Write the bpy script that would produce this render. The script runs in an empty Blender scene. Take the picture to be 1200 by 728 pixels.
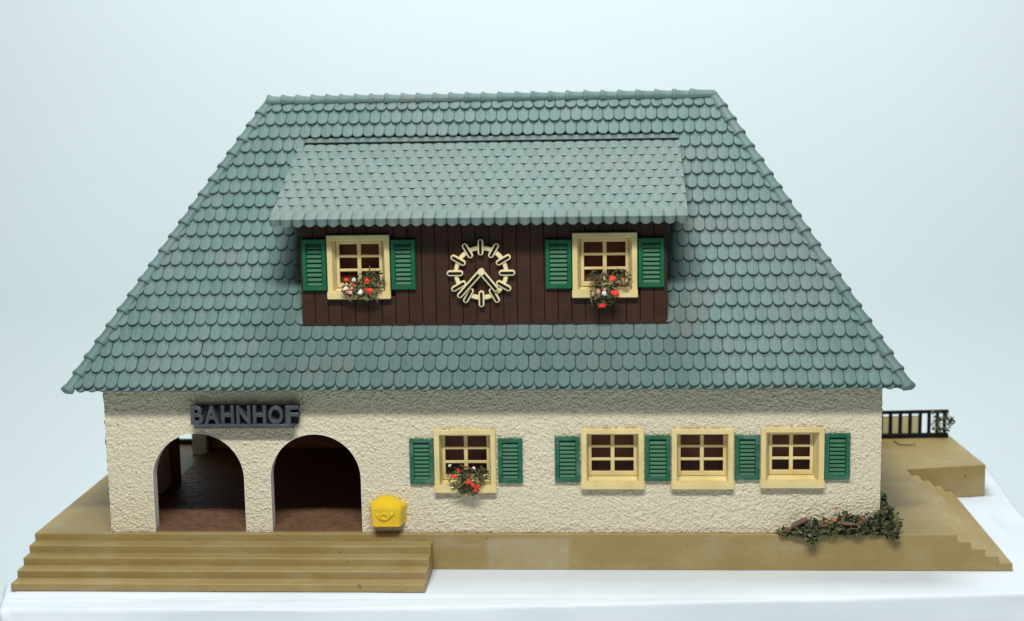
import bpy, bmesh, math, random
import numpy as np
from mathutils import Vector, Matrix
random.seed(7); rng = np.random.default_rng(7)
MM = 0.001
scene = bpy.context.scene
col = scene.collection

# ------------------------------------------------------------------ camera, world, lamp, exposure
cam_d = bpy.data.cameras.new("camera"); cam = bpy.data.objects.new("camera", cam_d); col.objects.link(cam)
CR = Vector((0.99821629, 0.05745738, -0.01621383)); CU = Vector((0.00708533, 0.15564791, 0.98778719)); CF = Vector((-0.05927931, 0.98614014, -0.15496317))
cam.matrix_world = Matrix(((CR.x, CU.x, -CF.x, 0.1360394), (CR.y, CU.y, -CF.y, -0.3982135), (CR.z, CU.z, -CF.z, 0.1237139), (0, 0, 0, 1)))
cam_d.sensor_width = 36.0; cam_d.lens = 36.0 * 1777.06 / 1200.0
cam_d.clip_start = 0.01; cam_d.clip_end = 10.0
cam_d.dof.use_dof = True; cam_d.dof.focus_distance = 0.402; cam_d.dof.aperture_fstop = 24.0
scene.camera = cam

world = bpy.data.worlds.new("World"); scene.world = world; world.use_nodes = True
bg = world.node_tree.nodes["Background"]; bg.inputs[0].default_value = (1.0, 0.98, 0.93, 1); bg.inputs[1].default_value = 0.095

lamp_d = bpy.data.lights.new("desk_lamp", 'AREA'); lamp_d.shape = 'RECTANGLE'; lamp_d.size = 0.36; lamp_d.size_y = 0.06; lamp_d.energy = 5.5; lamp_d.color = (1.0, 0.985, 0.93)
lamp = bpy.data.objects.new("desk_lamp", lamp_d); col.objects.link(lamp)
lamp.location = (0.110, -0.42, 0.585)
lamp.rotation_euler = (Vector((0.108, 0.06, 0.05)) - lamp.location).to_track_quat('-Z', 'Y').to_euler()

top_d = bpy.data.lights.new("ceiling_lamp", 'AREA'); top_d.shape = 'SQUARE'; top_d.size = 0.12; top_d.energy = 1.3; top_d.color = (0.95, 1.0, 0.99)
top = bpy.data.objects.new("ceiling_lamp", top_d); col.objects.link(top)
top.location = (0.110, 0.07, 0.48)
top.rotation_euler = (Vector((0.110, 0.26, 0.1)) - top.location).to_track_quat('-Z', 'Y').to_euler()

vs = scene.view_settings
vs.view_transform = 'Standard'; vs.look = 'None'; vs.exposure = 0.0; vs.gamma = 1.0; vs.use_curve_mapping = False
scene.render.engine = 'CYCLES'
scene.cycles.use_denoising = True
scene.cycles.max_bounces = 12
scene.cycles.caustics_reflective = False; scene.cycles.caustics_refractive = False

# ------------------------------------------------------------------ materials
def new_mat(name):
    m = bpy.data.materials.new(name); m.use_nodes = True
    nt = m.node_tree
    return m, nt, nt.nodes["Principled BSDF"]
def nd(nt, t, **kw):
    n = nt.nodes.new(t)
    for k, v in kw.items():
        if k in n.inputs: n.inputs[k].default_value = v
        else: setattr(n, k, v)
    return n
def coords(nt, scale=(1, 1, 1), rot=(0, 0, 0)):
    g = nt.nodes.new('ShaderNodeNewGeometry'); mp = nt.nodes.new('ShaderNodeMapping')
    mp.inputs['Scale'].default_value = scale; mp.inputs['Rotation'].default_value = rot
    nt.links.new(g.outputs['Position'], mp.inputs['Vector']); return mp.outputs[0]
def ramp(nt, src, stops):
    r = nt.nodes.new('ShaderNodeValToRGB'); e = r.color_ramp.elements
    e[0].position, e[0].color = stops[0][0], (*stops[0][1], 1)
    e[1].position, e[1].color = stops[-1][0], (*stops[-1][1], 1)
    for p, c in stops[1:-1]:
        x = e.new(p); x.color = (*c, 1)
    nt.links.new(src, r.inputs[0]); return r.outputs[0]
def mixc(nt, fac, a, b, mode='MIX'):
    m = nt.nodes.new('ShaderNodeMix'); m.data_type = 'RGBA'; m.blend_type = mode
    for i, s in ((0, fac), (6, a), (7, b)):
        if hasattr(s, 'links'): nt.links.new(s, m.inputs[i])
        else: m.inputs[i].default_value = s if i == 0 else (*s, 1)
    return m.outputs[2]
def noise(nt, scale, detail=3, vec=None, rough=0.55):
    n = nd(nt, 'ShaderNodeTexNoise', Scale=scale, Detail=detail, Roughness=rough)
    nt.links.new(vec if vec is not None else coords(nt), n.inputs['Vector']); return n.outputs[0]
def bump(nt, b, h, dist, strength=1.0):
    n = nd(nt, 'ShaderNodeBump', Strength=strength, Distance=dist)
    nt.links.new(h, n.inputs['Height'])
    nt.links.new(n.outputs[0], b.inputs['Normal'])
def plain(name, c, rough=0.5, spec=0.4, var=0.12, nscale=180, bdist=0.00008, bscale=1500, dirt=None, dirt_amt=0.35):
    m, nt, b = new_mat(name)
    f = ramp(nt, noise(nt, nscale, 4), [(0.3, (0, 0, 0)), (0.7, (1, 1, 1))])
    lo = tuple(x * (1 - var) for x in c); hi = tuple(min(1, x * (1 + var)) for x in c)
    cc = mixc(nt, f, lo, hi)
    if dirt is not None:
        d = ramp(nt, noise(nt, nscale * 0.45, 6, rough=0.7), [(0.5, (0, 0, 0)), (0.75, (dirt_amt,) * 3)])
        cc = mixc(nt, d, cc, dirt)
    nt.links.new(cc, b.inputs['Base Color'])
    b.inputs['Roughness'].default_value = rough; b.inputs['Specular IOR Level'].default_value = spec
    if bdist: bump(nt, b, noise(nt, bscale, 4), bdist)
    return m

def mat_roof(name='roof_tile_plastic', pale_mix=0.0):
    m, nt, b = new_mat(name)
    geo = nt.nodes.new('ShaderNodeNewGeometry'); oi = nt.nodes.new('ShaderNodeObjectInfo')
    ad = nd(nt, 'ShaderNodeMath', operation='ADD'); nt.links.new(geo.outputs['Random Per Island'], ad.inputs[0]); nt.links.new(oi.outputs['Random'], ad.inputs[1])
    fr = nd(nt, 'ShaderNodeMath', operation='FRACT'); nt.links.new(ad.outputs[0], fr.inputs[0])
    c = ramp(nt, fr.outputs[0], [(0, (0.074, 0.138, 0.136)), (0.35, (0.084, 0.155, 0.152)), (0.7, (0.092, 0.166, 0.163)), (1, (0.108, 0.165, 0.163))])
    big = ramp(nt, noise(nt, 26, 4, rough=0.65), [(0.45, (0, 0, 0)), (0.72, (0.55, 0.55, 0.55))])
    c = mixc(nt, big, c, (0.138, 0.166, 0.166))
    pur = ramp(nt, noise(nt, 60, 5, coords(nt, (0.7, 1, 1))), [(0.57, (0, 0, 0)), (0.74, (0.4, 0.4, 0.4))])
    c = mixc(nt, pur, c, (0.155, 0.125, 0.128))
    rust = ramp(nt, noise(nt, 190, 3), [(0.735, (0, 0, 0)), (0.78, (0.6, 0.6, 0.6))])
    c = mixc(nt, rust, c, (0.13, 0.055, 0.035))
    st = noise(nt, 1, 3, coords(nt, (2600, 260, 260)))
    c = mixc(nt, ramp(nt, st, [(0.35, (0, 0, 0)), (0.7, (0.22, 0.22, 0.22))]), c, (0.21, 0.29, 0.285))
    if pale_mix: c = mixc(nt, pale_mix, c, (0.33, 0.36, 0.335))  # blends the whole tile colour evenly towards a pale grey
    nt.links.new(c, b.inputs['Base Color'])
    b.inputs['Roughness'].default_value = 0.56; b.inputs['Specular IOR Level'].default_value = 0.35
    bump(nt, b, st, 0.00010, 0.8)
    return m
def mat_stucco():
    m, nt, b = new_mat('rough_plaster')
    n1 = noise(nt, 3000, 3, coords(nt, (1, 1, 1.15)), 0.6); n2 = noise(nt, 35, 4)
    c = ramp(nt, n1, [(0.28, (0.42, 0.36, 0.24)), (0.45, (0.70, 0.635, 0.475)), (0.58, (0.765, 0.705, 0.545)), (0.75, (0.84, 0.80, 0.67))])
    c = mixc(nt, ramp(nt, n2, [(0.42, (0, 0, 0)), (0.75, (0.55, 0.55, 0.55))]), c, (0.73, 0.70, 0.575))
    sp = ramp(nt, noise(nt, 420, 2), [(0.735, (0, 0, 0)), (0.77, (0.75, 0.75, 0.75))])
    c = mixc(nt, sp, c, (0.40, 0.25, 0.11))
    nt.links.new(c, b.inputs['Base Color'])
    b.inputs['Roughness'].default_value = 0.85; b.inputs['Specular IOR Level'].default_value = 0.2
    bump(nt, b, n1, 0.00036, 1.0)
    return m
def mat_platform():
    m, nt, b = new_mat('tan_plastic')
    c = ramp(nt, noise(nt, 45, 6, rough=0.65), [(0.3, (0.275, 0.196, 0.072)), (0.55, (0.315, 0.236, 0.096)), (0.75, (0.36, 0.29, 0.145))])
    d = ramp(nt, noise(nt, 120, 6, coords(nt, (0.5, 1, 1.6)), 0.7), [(0.52, (0, 0, 0)), (0.76, (0.55, 0.55, 0.55))])
    c = mixc(nt, d, c, (0.40, 0.35, 0.23))
    sp = ramp(nt, noise(nt, 520, 2), [(0.715, (0, 0, 0)), (0.745, (0.7, 0.7, 0.7))])
    c = mixc(nt, sp, c, (0.10, 0.07, 0.035))
    # a paler patch where a label was peeled off the front face
    g = nt.nodes.new('ShaderNodeNewGeometry'); s = nt.nodes.new('ShaderNodeSeparateXYZ'); nt.links.new(g.outputs['Position'], s.inputs[0])
    def band(out, lo, hi, soft):
        r = nt.nodes.new('ShaderNodeMapRange'); r.interpolation_type = 'SMOOTHSTEP'
        r.inputs['From Min'].default_value = lo - soft; r.inputs['From Max'].default_value = lo + soft
        nt.links.new(out, r.inputs[0])
        q = nt.nodes.new('ShaderNodeMapRange'); q.interpolation_type = 'SMOOTHSTEP'
        q.inputs['From Min'].default_value = hi - soft; q.inputs['From Max'].default_value = hi + soft
        q.inputs['To Min'].default_value = 1; q.inputs['To Max'].default_value = 0
        nt.links.new(out, q.inputs[0])
        mm = nd(nt, 'ShaderNodeMath', operation='MULTIPLY'); nt.links.new(r.outputs[0], mm.inputs[0]); nt.links.new(q.outputs[0], mm.inputs[1]); return mm.outputs[0]
    mm = nd(nt, 'ShaderNodeMath', operation='MULTIPLY'); nt.links.new(band(s.outputs[0], 0.1045, 0.1265, 0.0006), mm.inputs[0]); nt.links.new(band(s.outputs[2], -0.0105, -0.0013, 0.0005), mm.inputs[1])
    m3 = nd(nt, 'ShaderNodeMath', operation='MULTIPLY'); nt.links.new(mm.outputs[0], m3.inputs[0]); nt.links.new(ramp(nt, noise(nt, 140, 5, rough=0.7), [(0.35, (0.08,) * 3), (0.62, (0.5,) * 3)]), m3.inputs[1])
    c = mixc(nt, m3.outputs[0], c, (0.42, 0.38, 0.27))
    nt.links.new(c, b.inputs['Base Color'])
    b.inputs['Roughness'].default_value = 0.5; b.inputs['Specular IOR Level'].default_value = 0.35
    bump(nt, b, noise(nt, 900, 5), 0.00012, 0.7)
    return m
def mat_glass():
    m, nt, b = new_mat('window_glazing')
    t = nd(nt, 'ShaderNodeBsdfTransparent'); t.inputs[0].default_value = (0.82, 0.76, 0.72, 1)
    g = nd(nt, 'ShaderNodeBsdfGlossy'); g.inputs['Roughness'].default_value = 0.18
    fr = nd(nt, 'ShaderNodeFresnel'); fr.inputs[0].default_value = 1.2
    mx = nd(nt, 'ShaderNodeMixShader')
    nt.links.new(fr.outputs[0], mx.inputs[0]); nt.links.new(t.outputs[0], mx.inputs[1]); nt.links.new(g.outputs[0], mx.inputs[2])
    nt.links.new(mx.outputs[0], nt.nodes['Material Output'].inputs[0]); nt.nodes.remove(b)
    return m
def mat_leaf():
    m, nt, b = new_mat('dried_foliage')
    geo = nt.nodes.new('ShaderNodeNewGeometry')
    c = ramp(nt, geo.outputs['Random Per Island'], [(0, (0.020, 0.024, 0.016)), (0.22, (0.04, 0.052, 0.026)), (0.45, (0.085, 0.095, 0.04)), (0.64, (0.17, 0.165, 0.06)), (0.76, (0.12, 0.125, 0.09)), (0.86, (0.22, 0.19, 0.13)), (1, (0.07, 0.19, 0.055))])
    nt.links.new(c, b.inputs['Base Color']); b.inputs['Roughness'].default_value = 0.8; b.inputs['Specular IOR Level'].default_value = 0.15
    return m
def mat_paper():
    m, nt, b = new_mat('white_paper')
    c = ramp(nt, noise(nt, 30, 4), [(0.3, (0.61, 0.675, 0.75)), (0.7, (0.66, 0.72, 0.79))])
    nt.links.new(c, b.inputs['Base Color']); b.inputs['Roughness'].default_value = 0.8; b.inputs['Specular IOR Level'].default_value = 0.15
    bump(nt, b, noise(nt, 28, 3, coords(nt, (0.6, 1, 1))), 0.0022, 0.6)
    return m
M = dict(
    roof=mat_roof(), dormer_tile=mat_roof('pale_tile_plastic', 0.24), stucco=mat_stucco(), platform=mat_platform(), glass=mat_glass(), leaf=mat_leaf(), paper=mat_paper(),
    jamb=plain('smooth_white_edge', (0.80, 0.80, 0.77), 0.6, 0.3, 0.05),
    cream=plain('cream_plastic', (0.68, 0.565, 0.27), 0.45, 0.4, 0.10, 160, 0.00008, 1000, (0.50, 0.31, 0.12), 0.45),
    green=plain('green_plastic', (0.006, 0.105, 0.045), 0.5, 0.3, 0.15, 200, 0.00005, 1500),
    green_dusty=plain('dusty_green_plastic', (0.010, 0.105, 0.055), 0.5, 0.4, 0.2, 350, 0.00010, 1200, (0.17, 0.26, 0.24), 0.75),
    plank=plain('brown_board_plastic', (0.042, 0.019, 0.0115), 0.55, 0.22, 0.2, 260, 0.00008, 900, (0.06, 0.033, 0.024), 0.35),
    paver=plain('red_brown_paving', (0.165, 0.088, 0.052), 0.55, 0.35, 0.18, 300, 0.00010, 1200),
    back=plain('warm_brown_backing', (0.62, 0.29, 0.17), 0.7, 0.2, 0.2, 120),
    inner=plain('brown_inner_plastic', (0.20, 0.075, 0.048), 0.6, 0.3, 0.1),
    yellow=plain('yellow_plastic', (0.74, 0.50, 0.012), 0.34, 0.5, 0.07, 300, 0.00006, 1400, (0.60, 0.37, 0.02), 0.3),
    slate=plain('slate_sign_plastic', (0.048, 0.056, 0.070), 0.42, 0.45, 0.25, 500, 0.00006, 1500, (0.12, 0.13, 0.14), 0.5),
    slate_dark=plain('dark_slate_plastic', (0.018, 0.020, 0.026), 0.6, 0.25, 0.2, 500),
    clock=plain('ivory_plastic', (0.76, 0.66, 0.40), 0.38, 0.45, 0.06, 300, 0.00004, 1500),
    black=plain('black_plastic', (0.007, 0.007, 0.008), 0.6, 0.2, 0.2),
    red=plain('red_flower', (0.80, 0.045, 0.030), 0.6, 0.3, 0.15),
    pink=plain('pink_flower', (0.72, 0.30, 0.29), 0.7, 0.2, 0.15),
    white=plain('white_flower', (0.78, 0.77, 0.74), 0.7, 0.2, 0.08),
    bark=plain('brown_bark', (0.16, 0.10, 0.072), 0.85, 0.15, 0.3, 700, 0.0002, 1500),
    orange=plain('rusty_crumb', (0.42, 0.17, 0.065), 0.8, 0.2, 0.3, 700),
    rust_plaster=plain('brown_glue_plaster', (0.46, 0.31, 0.17), 0.85, 0.15, 0.35, 600),
    grey_glue=plain('greyish_glue', (0.50, 0.47, 0.40), 0.6, 0.3, 0.3, 500),
    wire=plain('rusty_wire', (0.12, 0.06, 0.04), 0.5, 0.4, 0.2),
    backdrop=plain('pale_blue_backdrop', (0.67, 0.76, 0.80), 0.9, 0.1, 0.012, 8, 0),
    panel=plain('cream_olive_panel', (0.50, 0.47, 0.27), 0.6, 0.2, 0.1),
)

# ------------------------------------------------------------------ object helpers (all shapes in millimetres)
WL = {}
def link(o, parent, world_loc):
    col.objects.link(o); WL[o.name] = Vector(world_loc)
    if parent is not None:
        o.parent = parent; o.location = (Vector(world_loc) - WL[parent.name]) * MM
    else: o.location = Vector(world_loc) * MM
    return o
def tag(o, label=None, cat=None, group=None, kind=None):
    for k, v in (('label', label), ('category', cat), ('group', group), ('kind', kind)):
        if v: o[k] = v
    return o
def empty(name, loc, label, cat, group=None):
    o = bpy.data.objects.new(name, None); o.empty_display_size = 0.005
    return tag(link(o, None, loc), label, cat, group)
def mesh_of(name, V, F, mat, smooth=False, angle=None):
    me = bpy.data.meshes.new(name); V = np.asarray(V, float)
    me.from_pydata((V * MM).tolist(), [], F if isinstance(F, list) else F.tolist()); me.materials.append(M[mat])
    if smooth: me.shade_smooth()
    if angle: me.set_sharp_from_angle(angle=math.radians(angle))
    me.update(); return me
def mk(name, V, F, mat, parent=None, smooth=False, angle=None, origin=None):
    V = np.asarray(V, float)
    if origin is None:
        lo, hi = V.min(0), V.max(0); origin = ((lo[0] + hi[0]) / 2, (lo[1] + hi[1]) / 2, lo[2])
    me = mesh_of(name, V - np.array(origin), F, mat, smooth, angle)
    return link(bpy.data.objects.new(name, me), parent, origin)
def from_bm(bm, recalc=True):
    if recalc: bmesh.ops.recalc_face_normals(bm, faces=bm.faces)
    bm.verts.index_update()
    V = [v.co[:] for v in bm.verts]; F = [[v.index for v in f.verts] for f in bm.faces]; bm.free(); return V, F
def boxg(x0, x1, y0, y1, z0, z1, bev=0.12, seg=1):
    bm = bmesh.new(); bmesh.ops.create_cube(bm, size=1)
    for v in bm.verts: v.co = ((x0 + x1) / 2 + v.co.x * (x1 - x0), (y0 + y1) / 2 + v.co.y * (y1 - y0), (z0 + z1) / 2 + v.co.z * (z1 - z0))
    if bev: bmesh.ops.bevel(bm, geom=list(bm.edges), offset=min(bev, abs(x1 - x0) * .4, abs(y1 - y0) * .4, abs(z1 - z0) * .4), segments=seg, affect='EDGES')
    return from_bm(bm)
def prismg(pts, a, b, axes='xz', bev=0.0):
    """2-D outline pts extruded from a to b along the remaining axis."""
    def P(p, t): return {'xz': (p[0], t, p[1]), 'xy': (p[0], p[1], t), 'yz': (t, p[0], p[1])}[axes]
    bm = bmesh.new(); A = [bm.verts.new(P(p, a)) for p in pts]; B = [bm.verts.new(P(p, b)) for p in pts]; n = len(pts)
    bm.faces.new(A); bm.faces.new(B[::-1])
    for i in range(n): bm.faces.new((A[i], B[i], B[(i + 1) % n], A[(i + 1) % n]))
    if bev:
        bmesh.ops.recalc_face_normals(bm, faces=bm.faces)
        es = [e for e in bm.edges if e.calc_face_angle(0) > 0.5 and (axes != 'xy' or all(abs(v.co.z - b) < 1e-6 for v in e.verts))]
        bmesh.ops.bevel(bm, geom=es, offset=bev, segments=1, affect='EDGES')
    return from_bm(bm)
def join(*gs):
    V, F = [], []
    for v, f in gs:
        o = len(V); V += [tuple(p) for p in v]; F += [[i + o for i in q] for q in f]
    return V, F
def tubeg(path, rad, n=8, caps=True, flat=1.0):
    path = [Vector(p) for p in path]; V, F = [], []; m = len(path)
    rad = rad if hasattr(rad, '__len__') else [rad] * m
    for i, p in enumerate(path):
        t = (path[min(i + 1, m - 1)] - path[max(i - 1, 0)]).normalized()
        a = t.cross(Vector((0, 1, 0)) if abs(t.y) < .9 else Vector((1, 0, 0))).normalized(); b = t.cross(a)
        for k in range(n):
            q = 2 * math.pi * k / n; V.append(p + a * (math.cos(q) * rad[i]) + b * (math.sin(q) * rad[i] * flat))
    for i in range(m - 1):
        for k in range(n): F.append([i * n + k, i * n + (k + 1) % n, (i + 1) * n + (k + 1) % n, (i + 1) * n + k])
    if caps: F.append(list(range(n))[::-1]); F.append([(m - 1) * n + k for k in range(n)])
    return V, F
def loopsg(loops, close_last=False):
    """quads between successive closed loops of equal length"""
    V, F = [], []; n = len(loops[0])
    for L in loops: V += [tuple(p) for p in L]
    for i in range(len(loops) - 1):
        for k in range(n): F.append([i * n + k, i * n + (k + 1) % n, (i + 1) * n + (k + 1) % n, (i + 1) * n + k])
    if close_last: F.append([(len(loops) - 1) * n + k for k in range(n)])
    return V, F
def rectloop(x0, x1, z0, z1, y): return [(x0, y, z0), (x1, y, z0), (x1, y, z1), (x0, y, z1)]
def blur(a, s):
    k = np.exp(-0.5 * (np.arange(-int(3 * s) - 1, int(3 * s) + 2) / s) ** 2); k /= k.sum()
    a = np.apply_along_axis(lambda r: np.convolve(r, k, 'same'), 0, a)
    a = np.apply_along_axis(lambda r: np.convolve(r, k, 'same'), 1, a); return a / a.std()

# ------------------------------------------------------------------ setting: backdrop sweep and paper-covered stand
FLOOR = -95.0
def build_backdrop():
    prof = [(-700, FLOOR)]; R = 110; yb = 330
    prof += [(yb - R, FLOOR)] + [(yb - R + R * math.sin(a), FLOOR + R - R * math.cos(a)) for a in np.linspace(0.08, math.pi / 2, 18)] + [(yb, 700)]
    V, F = [], []; xs = np.linspace(-700, 900, 9)
    for y, z in prof: V += [(x, y, z) for x in xs]
    n = len(xs)
    for i in range(len(prof) - 1):
        for k in range(n - 1): F.append([i * n + k, i * n + k + 1, (i + 1) * n + k + 1, (i + 1) * n + k])
    tag(mk('backdrop', V, F, 'backdrop', smooth=True), 'smooth pale blue studio backdrop behind the model house', kind='structure')
build_backdrop()
PZ = -9.95
def build_paper():
    # a sheet laid over a low box: flat on top, folded over the box edges down to the floor
    x0, x1, y1 = -23.5, 257.5, 128.0
    xs = np.concatenate([np.linspace(-120, x0 - 8, 22)[:-1], np.linspace(x0 - 8, x0 + 8, 22)[:-1], np.linspace(x0 + 8, x1 - 8, 120)[:-1], np.linspace(x1 - 8, x1 + 8, 18)[:-1], np.linspace(x1 + 8, 352, 18)])
    ys = np.concatenate([np.linspace(-130, -48, 20)[:-1], np.linspace(-48, 0, 60)[:-1], np.linspace(0, y1 - 6, 40)[:-1], np.linspace(y1 - 6, y1 + 6, 10)[:-1], np.linspace(y1 + 6, y1 + 92, 12)])
    nx, ny = len(xs), len(ys)
    w1 = blur(rng.normal(size=(nx, ny)), 6); w2 = blur(rng.normal(size=(nx, ny)), 2.2)
    V = []
    for i, X in enumerate(xs):
        xl = x0 + 1.2 * math.sin(0.03 * 10)
        for j, Yy in enumerate(ys):
            yf = -33.4 + 0.0001 * (X + 5) ** 2 * 1.05 + 0.045 * max(0, min(X, 260) - 60)
            left = x0 + max(0, (-Yy - 14)) * 0.30
            dx = min(0, X - left) + max(0, X - (x1 + 0.06 * (Yy)) - 0.0)
            dy = min(0, Yy - yf) + max(0, Yy - y1)
            d = math.hypot(dx, dy)
            px, py = X - dx, Yy - dy
            if d > 0:
                R = 0.45 if (dx == 0) else 1.8
                a = min(d / R, 1.42); h = R * math.sin(a); z = -R * (1 - math.cos(a))
                rest = d - R * a
                if rest > 0: h += rest * math.cos(1.42); z -= rest * math.sin(1.42)
                px += dx / d * h; py += dy / d * h
                z = PZ + z
                amt = min(1, d / 12)
                px += w1[i, j] * 0.6 * amt * (dx != 0); py += (w1[i, j] * 0.9 + w2[i, j] * 0.25) * amt
            else:
                edge = min(X - left, x1 - X, Yy - yf, y1 - Yy)
                near = -20.0 < X < 246 and -22 < Yy < 112
                z = PZ - (0.10 if near else 0.10 - 0.0) - abs(w2[i, j]) * (0.03 if near else 0.16)
                if not near: z -= 0.5 * math.exp(-((Yy + 27.5 - 0.045 * X + 0.3 * w1[i, j]) / 0.9) ** 2) + 0.3 * math.exp(-((Yy + 24.5 - 0.012 * X) / 1.2) ** 2)
            V.append((px, py, max(z, FLOOR + 0.4 + 0.05 * abs(w2[i, j]))))
    F = [[i * ny + j, (i + 1) * ny + j, (i + 1) * ny + j + 1, i * ny + j + 1] for i in range(nx - 1) for j in range(ny - 1)]
    o = mk('paper_sheet', V, F, 'paper', smooth=True)
    tag(o, 'creased white paper covering the stand under the model', kind='structure')
build_paper()

# ------------------------------------------------------------------ platform with steps
plat = empty('platform', (105, 55, PZ), 'tan plastic platform base with steps under the model house', 'platform')
P0, R_, T_, XR, TR = -1.81, 1.97, 4.735, 230.2, 3.694
SXL, SXR = -21.0, 89.5
V, F = prismg([(SXL, P0), (XR, P0), (XR, 65.8), (255.6, 71.2), (253.2, 109.2), (229.8, 106.5), (SXL, 108.0)], PZ, 0.0, 'xy', 0.16)
mk('base_slab', V, F, 'platform', plat)
for i in range(1, 5):
    zt = -R_ * i
    mk('step', *boxg(SXL + 0.1 * random.random(), SXR - 0.1 * random.random(), P0 - i * T_, P0 - (i - 1) * T_ - 0.005, PZ, zt, 0.16), 'platform', plat)
for i in range(1, 5):
    mk('step', *prismg([(XR + (i - 1) * TR + 0.005, P0), (XR + i * TR, P0), (XR + i * TR, 66.0 + i * TR * .21 - .1), (XR + (i - 1) * TR + 0.005, 65.9 + (i - 1) * TR * .21 - .1)], PZ, -R_ * i, 'xy', 0.14), 'platform', plat)
mk('edge_strip', *boxg(-20.5, -2, 99.0, 100.6, 0.0, 1.7, 0.1), 'black', plat)

# ------------------------------------------------------------------ station building
bld = empty('station_building', (105, 50, 0), 'cream plastered model railway station with green tiled hip roof and dormer', 'model house')
W, HW, WT, YB = 210.0, 40.6, 3.6, 107.0
ARCH = [(12.4, 38.0, 27.9), (45.1, 70.2, 27.6)]
SHUT = [(83.7, 90.15, 13.8, 26.4), (107.7, 114.3, 14.0, 26.4), (123.1, 129.8, 14.3, 26.9), (147.3, 154.1, 14.5, 27.2), (171.3, 177.8, 14.9, 27.2), (195.1, 201.7, 14.9, 27.6)]
WINS = [(90.4, 107.1, 11.3, 28.8), (130.2, 147.0, 12.3, 29.0), (154.4, 170.9, 12.3, 28.9), (178.1, 194.9, 12.6, 29.3)]

def in_hole(h, u, v):
    if h[0] == 'rect': return (u > h[1]) & (u < h[2]) & (v > h[3]) & (v < h[4])
    _, u0, u1, top = h; r = (u1 - u0) / 2; vs_ = top - r; c = (u0 + u1) / 2
    return (u > u0) & (u < u1) & ((v <= vs_) | ((u - c) ** 2 + (v - vs_) ** 2 < r * r))
def snap(h, u, v):
    if h[0] == 'rect':
        c = [(abs(u - h[1]), h[1], v), (abs(u - h[2]), h[2], v), (abs(v - h[3]), u, h[3]), (abs(v - h[4]), u, h[4])]
        _, a, b = min(c); return a, b
    _, u0, u1, top = h; r = (u1 - u0) / 2; vs_ = top - r; c = (u0 + u1) / 2
    if v <= vs_: return (u0 if u - u0 < u1 - u else u1), v
    d = math.hypot(u - c, v - vs_); return c + (u - c) / d * r, vs_ + (v - vs_) / d * r
def panel(O, U, N, w, h, du, holes, amp):
    """a plastered sheet: grid of points with lumps pushed out along N, holes cut and their rims snapped"""
    nu, nv = int(round(w / du)) + 1, int(round(h / du)) + 1
    us, vs_ = np.linspace(0, w, nu), np.linspace(0, h, nv); u, v = np.meshgrid(us, vs_, indexing='ij')
    if amp:
        k = 0.3 / du
        a = blur(rng.normal(size=u.shape), max(0.75, 0.4 * k)); b = blur(rng.normal(size=u.shape), max(0.8, 0.75 * k)); e2 = blur(rng.normal(size=u.shape), 1.7 * k); c = blur(rng.normal(size=u.shape), 14 * k)
        mixf = 0.5 + 0.5 * np.tanh(c)
        d = amp * (0.85 * a * (1.1 - 0.3 * mixf) + 0.75 * b * (0.35 + 0.75 * mixf) + 0.45 * e2 * mixf + 0.12 * c)
        d = np.maximum(d, -1.6 * amp)
    else: d = np.zeros_like(u)
    ins = np.zeros(u.shape, int)
    for k, hh in enumerate(holes): ins[in_hole(hh, u, v)] = k + 1
    cell = (ins[:-1, :-1] > 0) & (ins[1:, :-1] > 0) & (ins[:-1, 1:] > 0) & (ins[1:, 1:] > 0)
    for i, j in zip(*np.nonzero(ins)):
        u[i, j], v[i, j] = snap(holes[ins[i, j] - 1], u[i, j], v[i, j]); d[i, j] *= 0.4
    O, U, N = map(np.array, (O, U, N)); Pn = O + u[..., None] * U + v[..., None] * np.array([0, 0, 1.]) + d[..., None] * N
    idx = np.arange(nu * nv).reshape(nu, nv)
    keep = ~cell
    q = np.stack([idx[:-1, :-1], idx[1:, :-1], idx[1:, 1:], idx[:-1, 1:]], -1)[keep]
    if np.dot(np.cross(U, [0, 0, 1.]), N) < 0: q = q[:, ::-1]
    used = np.unique(q); remap = -np.ones(nu * nv, int); remap[used] = np.arange(len(used))
    return Pn.reshape(-1, 3)[used], remap[q]
hol = [('arch', a, b, t) for a, b, t in ARCH] + [('rect', a + .6, b - .6, c + .6, d - .6) for a, b, c, d in WINS]
# the holes of arches start at the ground; the sheet spans z = 0 .. HW
def wall_part(O, U, N, w, holes, du, amp):
    Vf, Ff = panel(O, U, N, w, HW, du, holes, amp)
    Nn = np.array(N, float)
    Vb, Fb = panel(np.array(O) - Nn * WT, U, -Nn, w, HW, 1.0, holes, 0)
    return Vf, Ff, Vb, Fb
Vf, Ff, Vb, Fb = wall_part((0, 0, 0), (1, 0, 0), (0, -1, 0), W, hol, 0.155, 0.098)
wall = mk('wall', Vf, Ff, 'stucco', bld, smooth=True); tag(wall, 'cream rough plaster front wall')
mk('inner_face', Vb, Fb, 'inner', wall)
def arch_pts(u0, u1, top, n=28):
    r = (u1 - u0) / 2; c = (u0 + u1) / 2; z = top - r
    return [(u0, 0)] + [(u0, z * k / 4) for k in range(1, 4)] + [(c - r * math.cos(math.pi * k / n), z + r * math.sin(math.pi * k / n)) for k in range(n + 1)] + [(u1, z * k / 4) for k in range(3, 0, -1)] + [(u1, 0)]
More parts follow.
